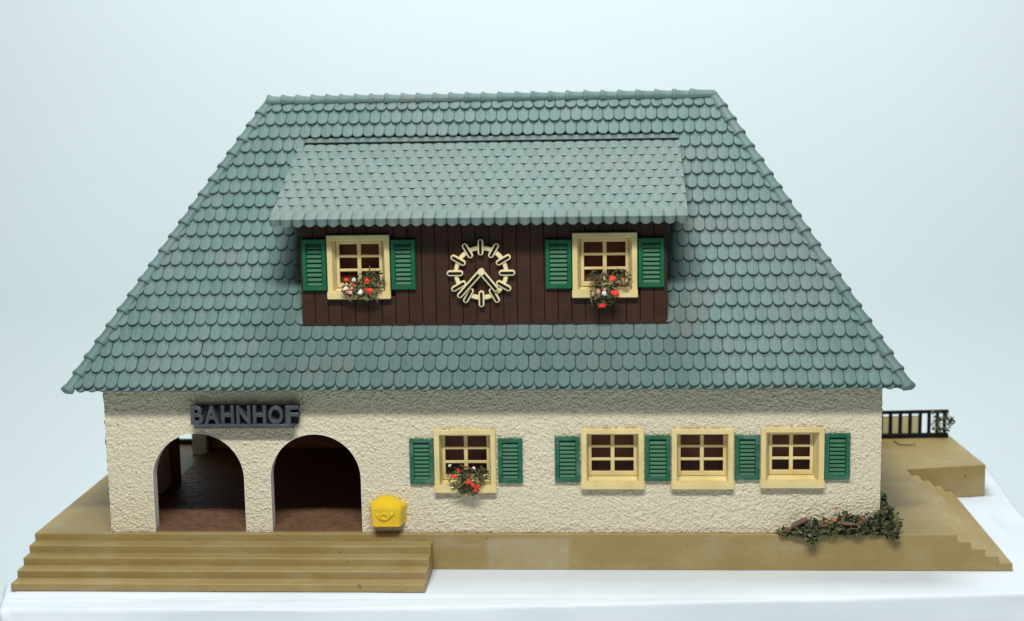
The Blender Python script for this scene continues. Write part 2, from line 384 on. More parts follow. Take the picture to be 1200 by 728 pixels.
for a, b, t in ARCH:
    pts = arch_pts(a, b, t); n = len(pts)
    inn = arch_pts(a + 0.12, b - 0.12, t - 0.12)
    V = [(x, 0.10, z) for x, z in pts] + [(x, -0.16, z) for x, z in pts] + [(x, -0.16, z) for x, z in inn] + [(x, WT, z) for x, z in inn]
    F = [[r * n + k, r * n + k + 1, (r + 1) * n + k + 1, (r + 1) * n + k] for r in range(3) for k in range(n - 1)]
    mk('arch_reveal', V, F, 'jamb', wall, smooth=True, angle=40)
# side walls and rear wall
sideL = [('rect', 50.0, 85.0, -1.0, 30.0)]
Vf, Ff, Vb, Fb = wall_part((0, YB - 0.05, 0), (0, -1, 0), (-1, 0, 0), YB - 0.1, [('rect', YB - 85, YB - 50, -1.0, 30.0)], 0.45, 0.16)
wl = mk('wall', Vf, Ff, 'stucco', bld, smooth=True); tag(wl, 'side wall with wide opening into the porch')
mk('inner_face', Vb, Fb, 'stucco', wl)
mk('opening_post', *boxg(-0.1, WT + 2.4, 46.4, 50.0, 0.02, 30.0, 0.2), 'inner', wl)
mk('opening_post', *boxg(-0.1, WT + 1.2, 85.0, 88.0, 0.02, 30.0, 0.2), 'jamb', wl)
mk('lintel', *boxg(0.02, WT - 0.02, 49.99, 85.01, 30.0, 31.0, 0.0), 'jamb', wl)
Vf, Ff, Vb, Fb = wall_part((W, 0.05, 0), (0, 1, 0), (1, 0, 0), YB - 0.1, [], 0.45, 0.16)
wr = mk('wall', Vf, Ff, 'stucco', bld, smooth=True); mk('inner_face', Vb, Fb, 'inner', wr)
Vf, Ff, Vb, Fb = wall_part((W, YB, 0), (-1, 0, 0), (0, 1, 0), W, [], 0.6, 0.16)
wb = mk('wall', Vf, Ff, 'stucco', bld, smooth=True); mk('inner_face', Vb, Fb, 'inner', wb)
mk('partition', *boxg(75.6, 77.0, WT + .02, YB - WT - .02, 0.02, 40.0, 0), 'back', bld)
mk('partition', *boxg(WT + 1.3, 75.5, 90.5, 92.0, 0.9, 40.0, 0), 'back', bld)
mk('partition', *boxg(77.1, W - WT - .1, 8.5, 9.5, 0.02, 40.0, 0), 'back', bld)
mk('ceiling', *boxg(WT + .1, W - WT - .1, WT + .1, YB - WT - .1, 40.0, 41.0, 0), 'inner', bld)

# porch paving: a slab with slanting courses of small pavers, clipped to the porch
porch = mk('porch_floor', *boxg(WT + .1, 75.5, 0.45, 90.4, 0.02, 0.45, 0.05), 'paver', bld)
def clip(poly, x0, x1, y0, y1):
    for ax, lim, sg in ((0, x0, 1), (0, x1, -1), (1, y0, 1), (1, y1, -1)):
        out = []
        for i in range(len(poly)):
            a, b = poly[i], poly[(i + 1) % len(poly)]; fa, fb = sg * (a[ax] - lim), sg * (b[ax] - lim)
            if fa >= 0: out.append(a)
            if (fa >= 0) != (fb >= 0): t = fa / (fa - fb); out.append((a[0] + t * (b[0] - a[0]), a[1] + t * (b[1] - a[1])))
        poly = out
        if len(poly) < 3: return []
    return poly
ca, sa = math.cos(math.radians(33)), math.sin(math.radians(33)); pw, ph = 7.2, 3.6; npv = 0
for r in range(-26, 34):
    for c in range(-12, 20):
        cx_, cy_ = (c + 0.5 * (r % 2)) * pw, r * ph; g = 0.17
        q = [(cx_ + dx * (pw / 2 - g), cy_ + dy * (ph / 2 - g)) for dx, dy in ((-1, -1), (1, -1), (1, 1), (-1, 1))]
        q = [(x * ca - y * sa + 30, x * sa + y * ca + 20) for x, y in q]
        q = clip(q, WT + .3, 75.3, 0.55, 90.2)
        if len(q) < 3: continue
        ar = 0.5 * abs(sum(q[i][0] * q[(i + 1) % len(q)][1] - q[(i + 1) % len(q)][0] * q[i][1] for i in range(len(q))))
        if ar < 2.0: continue
        npv += 1
        if npv <= 300: mk('paver', *prismg(q, 0.40, 0.66 + random.uniform(-.04, .04), 'xy'), 'paver', porch)

# ---- windows
def window(x0, x1, z0, z1, yp, depth=2.9, tilt=0.0, splay=0.55, label=None):
    w = bpy.data.objects.new('window', None); w.empty_display_size = .004
    link(w, bld, ((x0 + x1) / 2, yp, z0))
    if label: tag(w, label)
    b = 1.45; f = -1.15; s = 0.14; sill = 2.25
    zi = z0 + sill + 0.75
    L = [rectloop(x0, x1, z0 + .4, z1, yp + 0.6), rectloop(x0, x1, z0 + .4, z1, yp + f + s), rectloop(x0 + s, x1 - s, z0 + .4 + s, z1 - s, yp + f),
         rectloop(x0 + b - s, x1 - b + s, z0 + 1.0, z1 - b + s, yp + f), rectloop(x0 + b, x1 - b, z0 + 1.0 + s, z1 - b, yp + f + s),
         rectloop(x0 + b + splay, x1 - b - splay, zi, z1 - b - splay * .5, yp + depth), rectloop(x0 + .3, x1 - .3, z0 + .6, z1 - .3, yp + depth + .3)]
    mk('frame', *loopsg(L), 'cream', w)
    mk('sill', *boxg(x0 - 0.12, x1 + 0.12, yp + f - 0.55, yp + f + 0.9, z0, z0 + sill, 0.22, 2), 'cream', w)
    # casement with glazing bars and six panes
    X0, X1, Z0, Z1 = x0 + b + splay - .1, x1 - b - splay + .1, zi - .1, z1 - b - splay * .5 + .1
    yc = yp + depth - 0.75; cb = 0.85
    L = [rectloop(X0, X1, Z0, Z1, yc + .7), rectloop(X0, X1, Z0, Z1, yc + .08), rectloop(X0 + .08, X1 - .08, Z0 + .08, Z1 - .08, yc),
         rectloop(X0 + cb - .08, X1 - cb + .08, Z0 + cb + .3, Z1 - cb + .08, yc), rectloop(X0 + cb, X1 - cb, Z0 + cb + .38, Z1 - cb, yc + .08), rectloop(X0 + cb, X1 - cb, Z0 + cb + .38, Z1 - cb, yc + .7)]
    mk('casement', *loopsg(L), 'cream', w)
    cx = (X0 + X1) / 2; gx0, gx1, gz0, gz1 = X0 + cb, X1 - cb, Z0 + cb + .38, Z1 - cb
    mk('glazing_bar', *boxg(cx - .52, cx + .52, yc - .06, yc + .62, gz0 - .15, gz1 + .15, .1), 'cream', w)
    hz = [gz0 + (gz1 - gz0) * t for t in (0.335, 0.69)]
    for z in hz:
        for a, c in ((gx0 - .1, cx - .45), (cx + .45, gx1 + .1)):
            mk('glazing_bar', *boxg(a, c, yc + .05, yc + .6, z - .36, z + .36, .08), 'cream', w)
    zz = [gz0] + hz + [gz1]
    for r in range(3):
        for a, c in ((gx0 + .02, cx - .02), (cx + .02, gx1 - .02)):
            mk('pane', *boxg(a, c, yc + .63, yc + .69, zz[r] + .02, zz[r + 1] - .02, 0), 'glass', w)
    return w
wl_labels = ['cream window with a flower bunch beside the yellow mailbox', 'cream window between a pair of green shutters', 'cream window with crumbling sill in the middle of the right trio', 'cream window nearest the shrub with deep splayed sides']
for (a, b, c, d), lb, sp in zip(WINS, wl_labels, (.5, .5, .35, 1.15)):
    window(a, b, c, d, 0.0, 3.0, 0, sp, lb)
def crumbs(pts, size, mat, parent, name):
    V, F = [], []
    for (x, y, z) in pts:
        o = len(V); r = size * random.uniform(.5, 1.4)
        V += [(x + r * random.uniform(.6, 1.2) * a, y + r * random.uniform(.5, 1) * b, z + r * random.uniform(.5, 1.1) * c) for a, b, c in ((1, 0, 0), (-1, 0, 0), (0, 1, 0), (0, -1, 0), (0, 0, 1), (0, 0, -1))]
        F += [[o + i for i in f] for f in ((0, 2, 4), (2, 1, 4), (1, 3, 4), (3, 0, 4), (2, 0, 5), (1, 2, 5), (3, 1, 5), (0, 3, 5))]
    c = mk(name, V, F, mat, parent); c['kind'] = 'stuff'
for (a, b, c, d) in WINS:
    crumbs([(random.uniform(a, b), random.uniform(-.9, -.1), d + random.uniform(-.05, .25)) for _ in range(46)], .22, 'rust_plaster', wall, 'glue_crumbs')
crumbs([(random.uniform(71, 209.5), random.uniform(-.75, -.15), abs(random.gauss(0, .22))) for _ in range(420)], .24, 'grey_glue', wall, 'glue_crumbs')
crumbs([(random.uniform(0, 12), random.uniform(-.6, -.1), abs(random.gauss(0, .2))) for _ in range(40)] + [(random.uniform(38.2, 45), random.uniform(-.6, -.1), abs(random.gauss(0, .2))) for _ in range(26)], .22, 'grey_glue', wall, 'glue_crumbs')
for (a, b, c, d) in SHUT:
    crumbs([(random.choice((a, b)) + random.uniform(-.15, .15), random.uniform(-.9, -.1), random.uniform(c, d)) for _ in range(34)] + [(random.uniform(a, b), random.uniform(-.95, -.1), d + random.uniform(-.1, .2)) for _ in range(34)], .17, 'stucco', wall, 'plaster_crumbs')
YD = 5.0
DW = [(62.1, 79.1, 63.9, 81.3), (128.2, 145.5, 63.8, 81.3)]
for (a, b, c, d), lb in zip(DW, ('left dormer window behind red and white flowers', 'right dormer window behind drooping flowers')):
    window(a, b, c, d, YD, 1.6, 0, 0.9, lb)

# ---- shutters
slat_mesh = {}
def shutter(x0, x1, z0, z1, yp, frame_mat):
    s = bpy.data.objects.new('shutter', None); s.empty_display_size = .004; link(s, bld, ((x0 + x1) / 2, yp, z0))
    f = -1.0; b = 1.15
    L = [rectloop(x0, x1, z0, z1, yp + .4), rectloop(x0, x1, z0, z1, yp + f + .15), rectloop(x0 + .15, x1 - .15, z0 + .15, z1 - .15, yp + f),
         rectloop(x0 + b - .12, x1 - b + .12, z0 + b - .12, z1 - b + .12, yp + f), rectloop(x0 + b, x1 - b, z0 + b, z1 - b, yp + f + .12), rectloop(x0 + b, x1 - b, z0 + b, z1 - b, yp - .12)]
    mk('shutter_frame', *loopsg(L, True), frame_mat, s)
    n = 9; h0, h1 = z0 + b, z1 - b - 0.35; p = (h1 - h0) / n; key = round(x1 - x0, 1)
    if key not in slat_mesh:
        V, F = boxg(-(x1 - x0) / 2 + b + .03, (x1 - x0) / 2 - b - .03, -.16, .16, -p * .57, p * .57, .1)
        c_, s_ = math.cos(math.radians(-32)), math.sin(math.radians(-32))
        V = [(x, y * c_ - z * s_, y * s_ + z * c_) for x, y, z in V]
        slat_mesh[key] = mesh_of('slat', V, F, 'green')
    for i in range(n):
        link(bpy.data.objects.new('slat', slat_mesh[key]), s, ((x0 + x1) / 2, yp - .42, h0 + (i + .5) * p))
for a, b, c, d in SHUT:
    shutter(a, b, c, d, 0.0, 'green_dusty')
for a, b, c, d in [(55.3, 61.8, 66.3, 80.3), (79.4, 86.0, 66.4, 80.0), (121.0, 128.0, 66.3, 79.6), (145.8, 152.7, 66.5, 79.8)]:
    shutter(a, b, c, d, YD, 'green')

# ------------------------------------------------------------------ roof
EXL, EXR, EY, EZ = -7.28, 215.3, -6.1, 41.2
RXL, RXR, RY, RZ = 37.55, 169.04, 53.44, 116.0
EYB = 2 * RY - EY
NROW = 19.9
# shell under the tiles
def shell(off):
    return [(EXL, EY, EZ), (EXR, EY, EZ), (EXR, EYB, EZ), (EXL, EYB, EZ), (RXL, RY, RZ), (RXR, RY, RZ)]
V = [(x + (1.6 if x < 100 else -1.6) * (i < 4), y + (1.6 if y < 50 else -1.6) * (i < 4), z - 0.1 - 0.65 * (i > 3) - (0.5 if i > 3 else 0)) for i, (x, y, z) in enumerate(shell(0))]
Vt = list(V); Vu = [(x, y, z - 0.5) for x, y, z in V]
F = [[0, 1, 5, 4], [1, 2, 5], [2, 3, 4, 5], [3, 0, 4]]
Fu = [[6 + i for i in f[::-1]] for f in F] + [[1, 0, 6, 7], [2, 1, 7, 8], [3, 2, 8, 9], [0, 3, 9, 6]]
roof = mk('roof', Vt + Vu, F + Fu, 'roof', bld); tag(roof, 'steep hipped roof of grey green plain tiles')

TP = 3.115
def tile_geo(w, length, thick, tip=1.75, tilt=0.165, lift=0.62, camber=0.10, drop=0.0, power=2.15, e=0.16):
    """one plain tile with a rounded lower end. local: x across, y up the slope, z out of the roof"""
    hw = w / 2 * 0.992; out = []
    for k in range(9):
        a = math.pi * k / 8; cx, sy = math.cos(a), math.sin(a)
        x = -hw * math.copysign(abs(cx) ** (2 / power), cx); y = tip * (1 - abs(sy) ** (2 / power)); out.append((x, y))
    out = [(-hw, length)] + out + [(hw, length)]
    n = len(out)
    def zt(x, y): return lift + thick - tilt * y + camber * (1 - (x / hw) ** 2)
    def ins(p):
        x, y = p; k = 1 - e / hw
        return (x * k, y + (e if y < tip * 0.98 else 0) * (1 - y / tip if y < tip else 0))
    V = [(x, y, zt(x * .999, y) - thick - drop * (0.4 + 0.6 * (1 - (x / hw) ** 2))) for x, y in out] + [(x, y, zt(x, y) - 0.13) for x, y in out] + [(*ins(p), zt(ins(p)[0], ins(p)[1])) for p in out]
    # crown strip so that the camber shows
    V += [(0, ins(out[5])[1] + 0.25, zt(0, 0.4)), (0, length, zt(0, length))]
    F = []
    for r in range(2):
        for k in range(n - 1): F.append([r * n + k, r * n + k + 1, (r + 1) * n + k + 1, (r + 1) * n + k])
    a, b = 3 * n, 3 * n + 1
    F += [[2 * n + k, 2 * n + k + 1, a] for k in range(1, n - 2)]
    F += [[2 * n, 2 * n + 1, a, b], [2 * n + n - 2, 2 * n + n - 1, b, a]]
    return np.array(V), F
class Slope:
    """a roof plane: origin at the eave's left end, X along the eave, S up the slope, N outwards; lo(s)/hi(s) bound x"""
    def __init__(s, O, X, S, L, lo, hi):
        s.O, s.X, s.S = map(lambda a: Vector(a), (O, X, S)); s.X.normalize(); s.S.normalize(); s.N = s.X.cross(s.S); s.L, s.lo, s.hi = L, lo, hi
        s.R = Matrix((s.X, s.S, s.N)).transposed()
def hip_slope(A, B, RA, RB):
    A, B, RA, RB = map(Vector, (A, B, RA, RB)); X = (B - A).normalized()
    S = (RA - A); S = S - X * S.dot(X); L = S.length
    a1, b0, b1 = (RA - A).dot(X), (B - A).length, (RB - A).dot(X)
    return Slope(A, X, S, L, lambda s: a1 * s / L, lambda s: b0 + (b1 - b0) * s / L)
SL = {'front': hip_slope((EXL, EY, EZ), (EXR, EY, EZ), (RXL, RY, RZ), (RXR, RY, RZ)),
      'right': hip_slope((EXR, EY, EZ), (EXR, EYB, EZ), (RXR, RY, RZ), (RXR, RY, RZ)),
      'back': hip_slope((EXR, EYB, EZ), (EXL, EYB, EZ), (RXR, RY, RZ), (RXL, RY, RZ)),
      'left': hip_slope((EXL, EYB, EZ), (EXL, EY, EZ), (RXL, RY, RZ), (RXL, RY, RZ))}
def place(sl, tv, x, s, jit=True):
    """tile vertices in world mm"""
    V = tv + np.array([x, s, 0.0])
    if jit: V[:, 2] += random.uniform(-.06, .06); V[:, 1] += random.uniform(-.07, .07); V[:, 0] += random.uniform(-.04, .04)
    lo = np.array([sl.lo(max(0, q)) for q in V[:, 1]]) - .2; hi = np.array([sl.hi(max(0, q)) for q in V[:, 1]]) + .2
    V[:, 0] = np.clip(V[:, 0], lo, np.maximum(lo, hi))
    return np.array(sl.O) + V[:, :1] * np.array(sl.X) + V[:, 1:2] * np.array(sl.S) + V[:, 2:3] * np.array(sl.N)
stuff_V, stuff_F, nst = [], [], 0
def add_stuff(V, F):
    global nst
    stuff_V.append(V); stuff_F.extend([[i + nst for i in f] for f in F]); nst += len(V)
DXL, DXR = 47.9, 158.7
n_single = 0; shared = {}
for nm, sl in SL.items():
    sp = sl.L / NROW
    tv, tf = tile_geo(TP, sp + 2.1, 0.72)
    tv_first, _ = tile_geo(TP, sp + 2.0, 0.7, lift=-0.35, tilt=0.05)
    # starter course below the eave
    k0 = 0
    x = sl.lo(0) + 0.5 * TP
    while x < sl.hi(0):
        add_stuff(place(sl, tv_first, x + TP / 2, -0.55), tf); x += TP
    for r in range(0, 20):
        s = r * sp; lo, hi = sl.lo(s), sl.hi(s); mid = sl.lo(0) + 0.5 * (sl.hi(0) - sl.lo(0))
        off = (r % 2) * TP / 2
        i0 = math.ceil((lo - mid - off) / TP - 0.35); i1 = math.floor((hi - mid - off) / TP + 0.35)
        for i in range(i0, i1 + 1):
            x = mid + off + i * TP
            wp = sl.O + sl.X * x + sl.S * s
            if nm == 'front' and ((r >= 4 and 54.6 < wp.x < 153.6 and wp.z < 103.6) or (r >= 14 and 49.5 < wp.x < 157 and wp.z < 103.6)): continue       # inside the dormer
            tvr = tv if r < 19 else tile_geo(TP, sp * 0.9, 0.72)[0]
            inner = lo + TP < x < hi - TP
            if nm == 'front' and r < 4 and inner and n_single < 268:
                if r not in shared: shared[r] = mesh_of('tile', tv, tf, 'roof')
                o = bpy.data.objects.new('tile', shared[r]); wp2 = wp + sl.X * random.uniform(-.05, .05) + sl.S * random.uniform(-.08, .08) + sl.N * random.uniform(-.06, .06)
                link(o, roof, wp2); o.rotation_euler = (sl.R @ Matrix.Rotation(random.uniform(-.018, .018), 3, 'Z')).to_euler(); n_single += 1
            else:
                add_stuff(place(sl, tvr, x, s), tf)
o = mk('tile_courses', np.concatenate(stuff_V), stuff_F, 'roof', roof); o['kind'] = 'stuff'

# hip and ridge tiles: tapered half-round pieces, flared at the lower (or left) end
def ridge_tile(A, B, up, r0, r1, name='ridge_tile'):
    A, B, up = Vector(A), Vector(B), Vector(up); t = (B - A).normalized(); side = t.cross(up).normalized(); up = side.cross(t).normalized()
    V, F = [], []; n = 9
    for f, r in ((-0.02, r0 * .72), (0.0, r0 * .98), (0.06, r0 * 1.05), (0.15, r0 * 1.0), (0.32, r0 * .84), (0.6, r0 * .77), (1.12, r1 * .70)):
        for k in range(n + 1):
            a = math.pi * (-0.12 + 1.24 * k / n); V.append(A + (B - A) * f + side * (math.cos(a) * r * 1.15) + up * (math.sin(a) * r - 0.25))
    m = n + 1
    for i in range(6):
        for k in range(n): F.append([i * m + k, i * m + k + 1, (i + 1) * m + k + 1, (i + 1) * m + k])
    F.append(list(range(m)))
    bm = bmesh.new(); vv = [bm.verts.new(v) for v in V]
    for f in F: bm.faces.new([vv[i] for i in f])
    V, F = from_bm(bm)
    mk(name, V, F, 'roof', roof, smooth=True, angle=50)
def hip(A, B, nrm):
    A, B = Vector(A), Vector(B); d = B - A
    for i in range(20):
        f0, f1 = (i - 0.12 + random.uniform(-.04, .04)) / NROW, min(1.0, (i + 0.95) / NROW)
        ridge_tile(A + d * f0 + Vector(nrm) * .35, A + d * f1 + Vector(nrm) * .35, Vector(nrm), 1.85, 1.85)
nF, nR, nL, nB = SL['front'].N, SL['right'].N, SL['left'].N, SL['back'].N
hip((EXL, EY, EZ), (RXL, RY, RZ), (nF + nL).normalized()); hip((EXR, EY, EZ), (RXR, RY, RZ), (nF + nR).normalized())
hip((EXL, EYB, EZ), (RXL, RY, RZ), (nB + nL).normalized()); hip((EXR, EYB, EZ), (RXR, RY, RZ), (nB + nR).normalized())
x = RXL - 0.6; xs = [x]
while x < RXR - 3: x += 4.35 + 1.1 * (x - RXL) / (RXR - RXL) + random.uniform(-.25, .25); xs.append(x)
xs[-1] = RXR - .3
for a, b in zip(xs, xs[1:]): ridge_tile((a, RY, RZ + .55), (b, RY, RZ + .55 + random.uniform(-.1, .1)), (0, 0, 1), 2.0, 2.0)

# ------------------------------------------------------------------ dormer
DYE, DZE, DYT = -2.8, 85.2, 43.35
DZT = EZ + (DYT - EY) * (RZ - EZ) / (RY - EY) + 0.3
fS = SL['front']
# cheeks and backing board behind the planks
YDB = YD + 0.75
def z_main(y): return EZ + (y - EY) * (RZ - EZ) / (RY - EY)
def z_dorm(y): return DZE + (y - DYE) * (DZT - DZE) / (DYT - DYE)
DX0, DX1 = 54.6, 153.6
for xa, xb in ((DX0, DX0 + 1.2), (DX1 - 1.2, DX1)):
    mk('dormer_cheek', *prismg([(YDB, z_main(YDB) - 1.5), (41, z_main(41) - 1.5), (41, z_dorm(41) - 1.2), (YDB, z_dorm(YDB) - 1.2)], xa, xb, 'yz'), 'plank', bld)
def back_outline():
    return [(DX0 + .1, 55.6), (DX1 - .1, 55.6), (DX1 - .1, 87.2), (DX0 + .1, 87.2)]
Vp, Fp = panel((DX0 + 1.25, YDB + 1.0, 55.6), (1, 0, 0), (0, -1, 0), DX1 - DX0 - 2.5, 31.6, 0.9, [('rect', a - DX0 - 1.25 + .8, b - DX0 - 1.25 - .8, c - 55.6 + .8, d - 55.6 - .8) for a, b, c, d in DW], 0)
dfront = mk('dormer_front', Vp, Fp, 'slate_dark', bld); tag(dfront, 'dark brown boarded dormer front')
npl = 27; pwid = (DX1 - DX0) / npl
for i in range(npl):
    a = DX0 + i * pwid + .055; b = DX0 + (i + 1) * pwid - .055; yj = random.uniform(-.06, .06)
    def cutz(za, zb):
        mk('plank', *boxg(a, b, YD + yj, YDB + 0.9, za, zb, 0.13), 'plank', dfront)
    hit = [w for w in DW if b > w[0] + .7 and a < w[1] - .7]
    if hit: cutz(56.35, hit[0][2] + .5); cutz(hit[0][3] - .5, 87.0)
    else: cutz(56.35 + random.uniform(-.08, .08), 87.0)
mk('partition', *boxg(DX0 + 1.3, DX1 - 1.3, 11.0, 12, 64.0, 88.0, 0), 'back', bld)
# dormer roof: deck slab and ten tile courses, thick scalloped eave
dS = Slope((DXL, DYE, DZE), (1, 0, 0), (0, DYT - DYE, DZT - DZE), math.hypot(DYT - DYE, DZT - DZE), lambda s: -0.0, lambda s: DXR - DXL)
dn = dS.N
V, F = prismg([(DYE + 2.2, DZE + .88), (DYT, DZT - .04), (DYT, DZT - 1.5), (DYE + 2.2, DZE - .6)], DXL + .15, DXR - .15, 'yz')
droof = mk('dormer_roof', V, F, 'roof', bld); tag(droof, 'low pitched tiled roof over the dormer')
nrow_d = 10; spd = dS.L / nrow_d; ntd = 35; TPD = (DXR - DXL) / ntd
tvd, tfd = tile_geo(TPD, spd + 2.1, 0.20, tip=1.8, tilt=0.050, lift=0.08, camber=0.24, power=2.3, e=0.5)
tve, tfe = tile_geo(TPD, spd + 1.0, 0.55, tip=1.5, tilt=0.085, lift=0.35, camber=0.42, drop=1.9, power=2.1, e=0.3)
def bounded(V):
    V = V.copy(); V[:, 0] = np.clip(V[:, 0], 0, DXR - DXL); return V
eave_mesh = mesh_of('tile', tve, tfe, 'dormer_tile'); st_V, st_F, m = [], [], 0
for r in range(nrow_d):
    for i in range(ntd + (r % 2)):
        x = (i + 0.5 - 0.5 * (r % 2)) * TPD; s = r * spd
        if r == 0:
            o = bpy.data.objects.new('tile', eave_mesh); link(o, droof, dS.O + dS.X * (x + random.uniform(-.06, .06)) + dS.S * random.uniform(-.06, .06)); o.rotation_euler = dS.R.to_euler()
        else:
            Vl = tvd.copy() if r < nrow_d - 1 else tile_geo(TPD, spd - .1, .20, tip=1.8, tilt=.050, lift=.08, camber=.24, power=2.3, e=.5)[0]
            Vl = bounded(Vl + np.array([x + random.uniform(-.06, .06), s + random.uniform(-.1, .1), random.uniform(-.05, .05)]))
            st_V.append(np.array(dS.O) + Vl[:, :1] * np.array(dS.X) + Vl[:, 1:2] * np.array(dS.S) + Vl[:, 2:3] * np.array(dn))
            st_F += [[q + m for q in f] for f in tfd]; m += len(Vl)
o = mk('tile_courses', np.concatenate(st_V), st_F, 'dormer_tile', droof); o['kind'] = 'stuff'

# raised rim of the roof cut-out round the dormer's upper edge, a narrow gap below it
def rim(x0, x1, s0, s1, n1):
    V, F = boxg(x0, x1, s0, s1, -0.9, n1, 0.12)
    return mk('cutout_rim', [fS.O + fS.X * (x - EXL) + fS.S * s + fS.N * n for x, s, n in V], F, 'roof', roof)
sT = (Vector((0, DYT, DZT)) - Vector((0, EY, EZ))).dot(fS.S)
rim(DXL - 1.3, DXR + 1.1, sT + 0.75, sT + 2.4, 0.5)
for xa in (DXL - 1.3, DXR + 0.6): rim(xa, xa + 0.5, sT - 5.0, sT + 0.74, 0.9)

# ------------------------------------------------------------------ clock on the dormer
CX, CZ, CY = 103.7, 70.75, YD - .12
clk = empty('wall_clock', (CX, CY, CZ - 9), 'ivory skeleton clock with twelve bar marks on brown dormer boards', 'clock')
ringp = [(CX + 6.75 * math.cos(a), CY - .45, CZ + 6.75 * math.sin(a)) for a in np.linspace(0, 2 * math.pi, 65)]
V, F = [], []
prof = [(-.62, .40), (-.62, -.25), (-.42, -.5), (.42, -.5), (.62, -.25), (.62, .40)]
for k in range(64):
    a = 2 * math.pi * k / 64
    V += [(CX + (6.75 + p) * math.cos(a), CY - .45 + q, CZ + (6.75 + p) * math.sin(a)) for p, q in prof]
F = [[k * 6 + j, k * 6 + j + 1, ((k + 1) % 64) * 6 + j + 1, ((k + 1) % 64) * 6 + j] for k in range(64) for j in range(5)]
mk('ring', V, F, 'clock', clk, smooth=True, angle=40)
def bar(p0, p1, hw, y0, y1, slot, name):
    d = Vector((p1[0] - p0[0], p1[1] - p0[1])); L = d.length; d.normalize(); n = Vector((-d.y, d.x))
    def stadium(h, ext):
        out = []
        for k in range(9):
            a = -math.pi / 2 + math.pi * k / 8; q = Vector(p1) + d * (math.cos(a) * h + ext) + n * (math.sin(a) * h); out.append((q.x, q.y))
        for k in range(9):
            a = math.pi / 2 + math.pi * k / 8; q = Vector(p0) + d * (math.cos(a) * h - ext) + n * (math.sin(a) * h); out.append((q.x, q.y))
        return out
    o = mk(name, *prismg(stadium(hw, 0), y0, y1, 'xz', 0.14), 'clock', clk)
    sl_ = [(x, z) for x, z in stadium(slot, 0.05)]
    mk('inlay', *prismg(sl_, y0 - 0.10, y0 + .3, 'xz'), 'black', o)
for h in range(12):
    a = math.pi / 2 - h * math.pi / 6
    c, s = math.cos(a), math.sin(a)
    bar((CX + 5.55 * c, CZ + 5.55 * s), (CX + 8.45 * c, CZ + 8.45 * s), .78, CY - 1.35, CY, .36, 'hour_mark')
bar((103.55, 71.0), (98.0, 64.9), .80, CY - 2.1, CY - 1.2, .38, 'hand')
bar((104.05, 70.9), (107.6, 66.6), .80, CY - 2.05, CY - 1.15, .38, 'hand')
mk('hub', *prismg([(103.8 + .95 * math.cos(a), 71.1 + .95 * math.sin(a)) for a in np.linspace(0, 2 * math.pi, 16)[:-1]], CY - 2.25, CY, 'xz', .12), 'clock', clk)

# ------------------------------------------------------------------ sign over the arches
sgn = empty('station_sign', (39.5, -1, 30), 'slate grey BAHNHOF sign in raised capitals above the arches', 'sign')
sgn_x0, sgn_x1 = 24.9, 54.0
mk('backing', *boxg(25.0, 53.7, -1.3, 0.3, 30.6, 35.7, .1), 'slate_dark', sgn)
mk('rail', *boxg(25.4, 53.0, -3.3, 0.2, 29.9, 31.0, .2), 'slate', sgn)
for ch, (a, b) in zip('BAHNHOF', [(24.7, 28.2), (28.3, 32.6), (33.0, 36.6), (37.2, 41.1), (41.7, 45.4), (45.9, 50.0), (50.6, 54.3)]):
    cu = bpy.data.curves.new('glyph', 'FONT'); cu.body = ch; cu.size = 1; cu.offset = -0.006; cu.bevel_depth = 0.045; cu.bevel_resolution = 2; cu.extrude = 0.16; cu.resolution_u = 5
    ob = bpy.data.objects.new('glyph', cu); col.objects.link(ob); bpy.context.view_layer.update()
    dg = bpy.context.evaluated_depsgraph_get(); me = bpy.data.meshes.new_from_object(ob.evaluated_get(dg))
    Vg = np.array([v.co[:] for v in me.vertices]); Fg = [list(p.vertices) for p in me.polygons]
    bpy.data.objects.remove(ob); bpy.data.meshes.remove(me)
    lo, hi = Vg.min(0), Vg.max(0)
    q = (Vg - lo) / (hi - lo)
    Vw = np.stack([a + q[:, 0] * (b - a), -3.2 + (1 - q[:, 2]) * 2.4, 30.9 + q[:, 1] * 5.2], -1)
    mk('letter', Vw, Fg, 'slate', sgn)

# ------------------------------------------------------------------ mailbox
mb = empty('mailbox', (77.4, -2, 2.3), 'yellow post box with raised post horn beside the right arch', 'mailbox')
zb, ze, za = 2.6, 7.95, 10.4; fy = -4.2
xf0, xf1, xb0, xb1 = 73.3, 81.3, 72.2, 82.7
V = [(xf0 + .35, fy, zb), (xf1 - .35, fy, zb), (xb1 - .6, 0.1, zb), (xb0 + .6, 0.1, zb), (xf0, fy - .1, ze), (xf1, fy - .1, ze), (xb1, 0.1, ze + .3), (xb0, 0.1, ze + .3), (75.6, 0.1, za), (78.4, 0.1, za), (75.5, -1.6, za - .2), (78.5, -1.6, za - .2)]
F = [[0, 1, 5, 4], [1, 2, 6, 5], [3, 0, 4, 7], [0, 3, 2, 1], [4, 5, 11, 10], [5, 6, 9, 11], [7, 4, 10, 8], [10, 11, 9, 8], [2, 3, 7, 8, 9, 6]]
bm = bmesh.new(); vv = [bm.verts.new(v) for v in V]
for f in F: bm.faces.new([vv[i] for i in f])
bmesh.ops.recalc_face_normals(bm, faces=bm.faces)
bmesh.ops.bevel(bm, geom=list(bm.edges), offset=.22, segments=2, affect='EDGES')
mk('box_body', *from_bm(bm), 'yellow', mb, smooth=True, angle=35)
mk('bottom_lip', *boxg(xf0 + .5, xf1 - .5, fy - .38, fy + .3, zb + .1, zb + .7, .2, 2), 'yellow', mb)
hc = (76.7, 5.6); yy = fy - .08
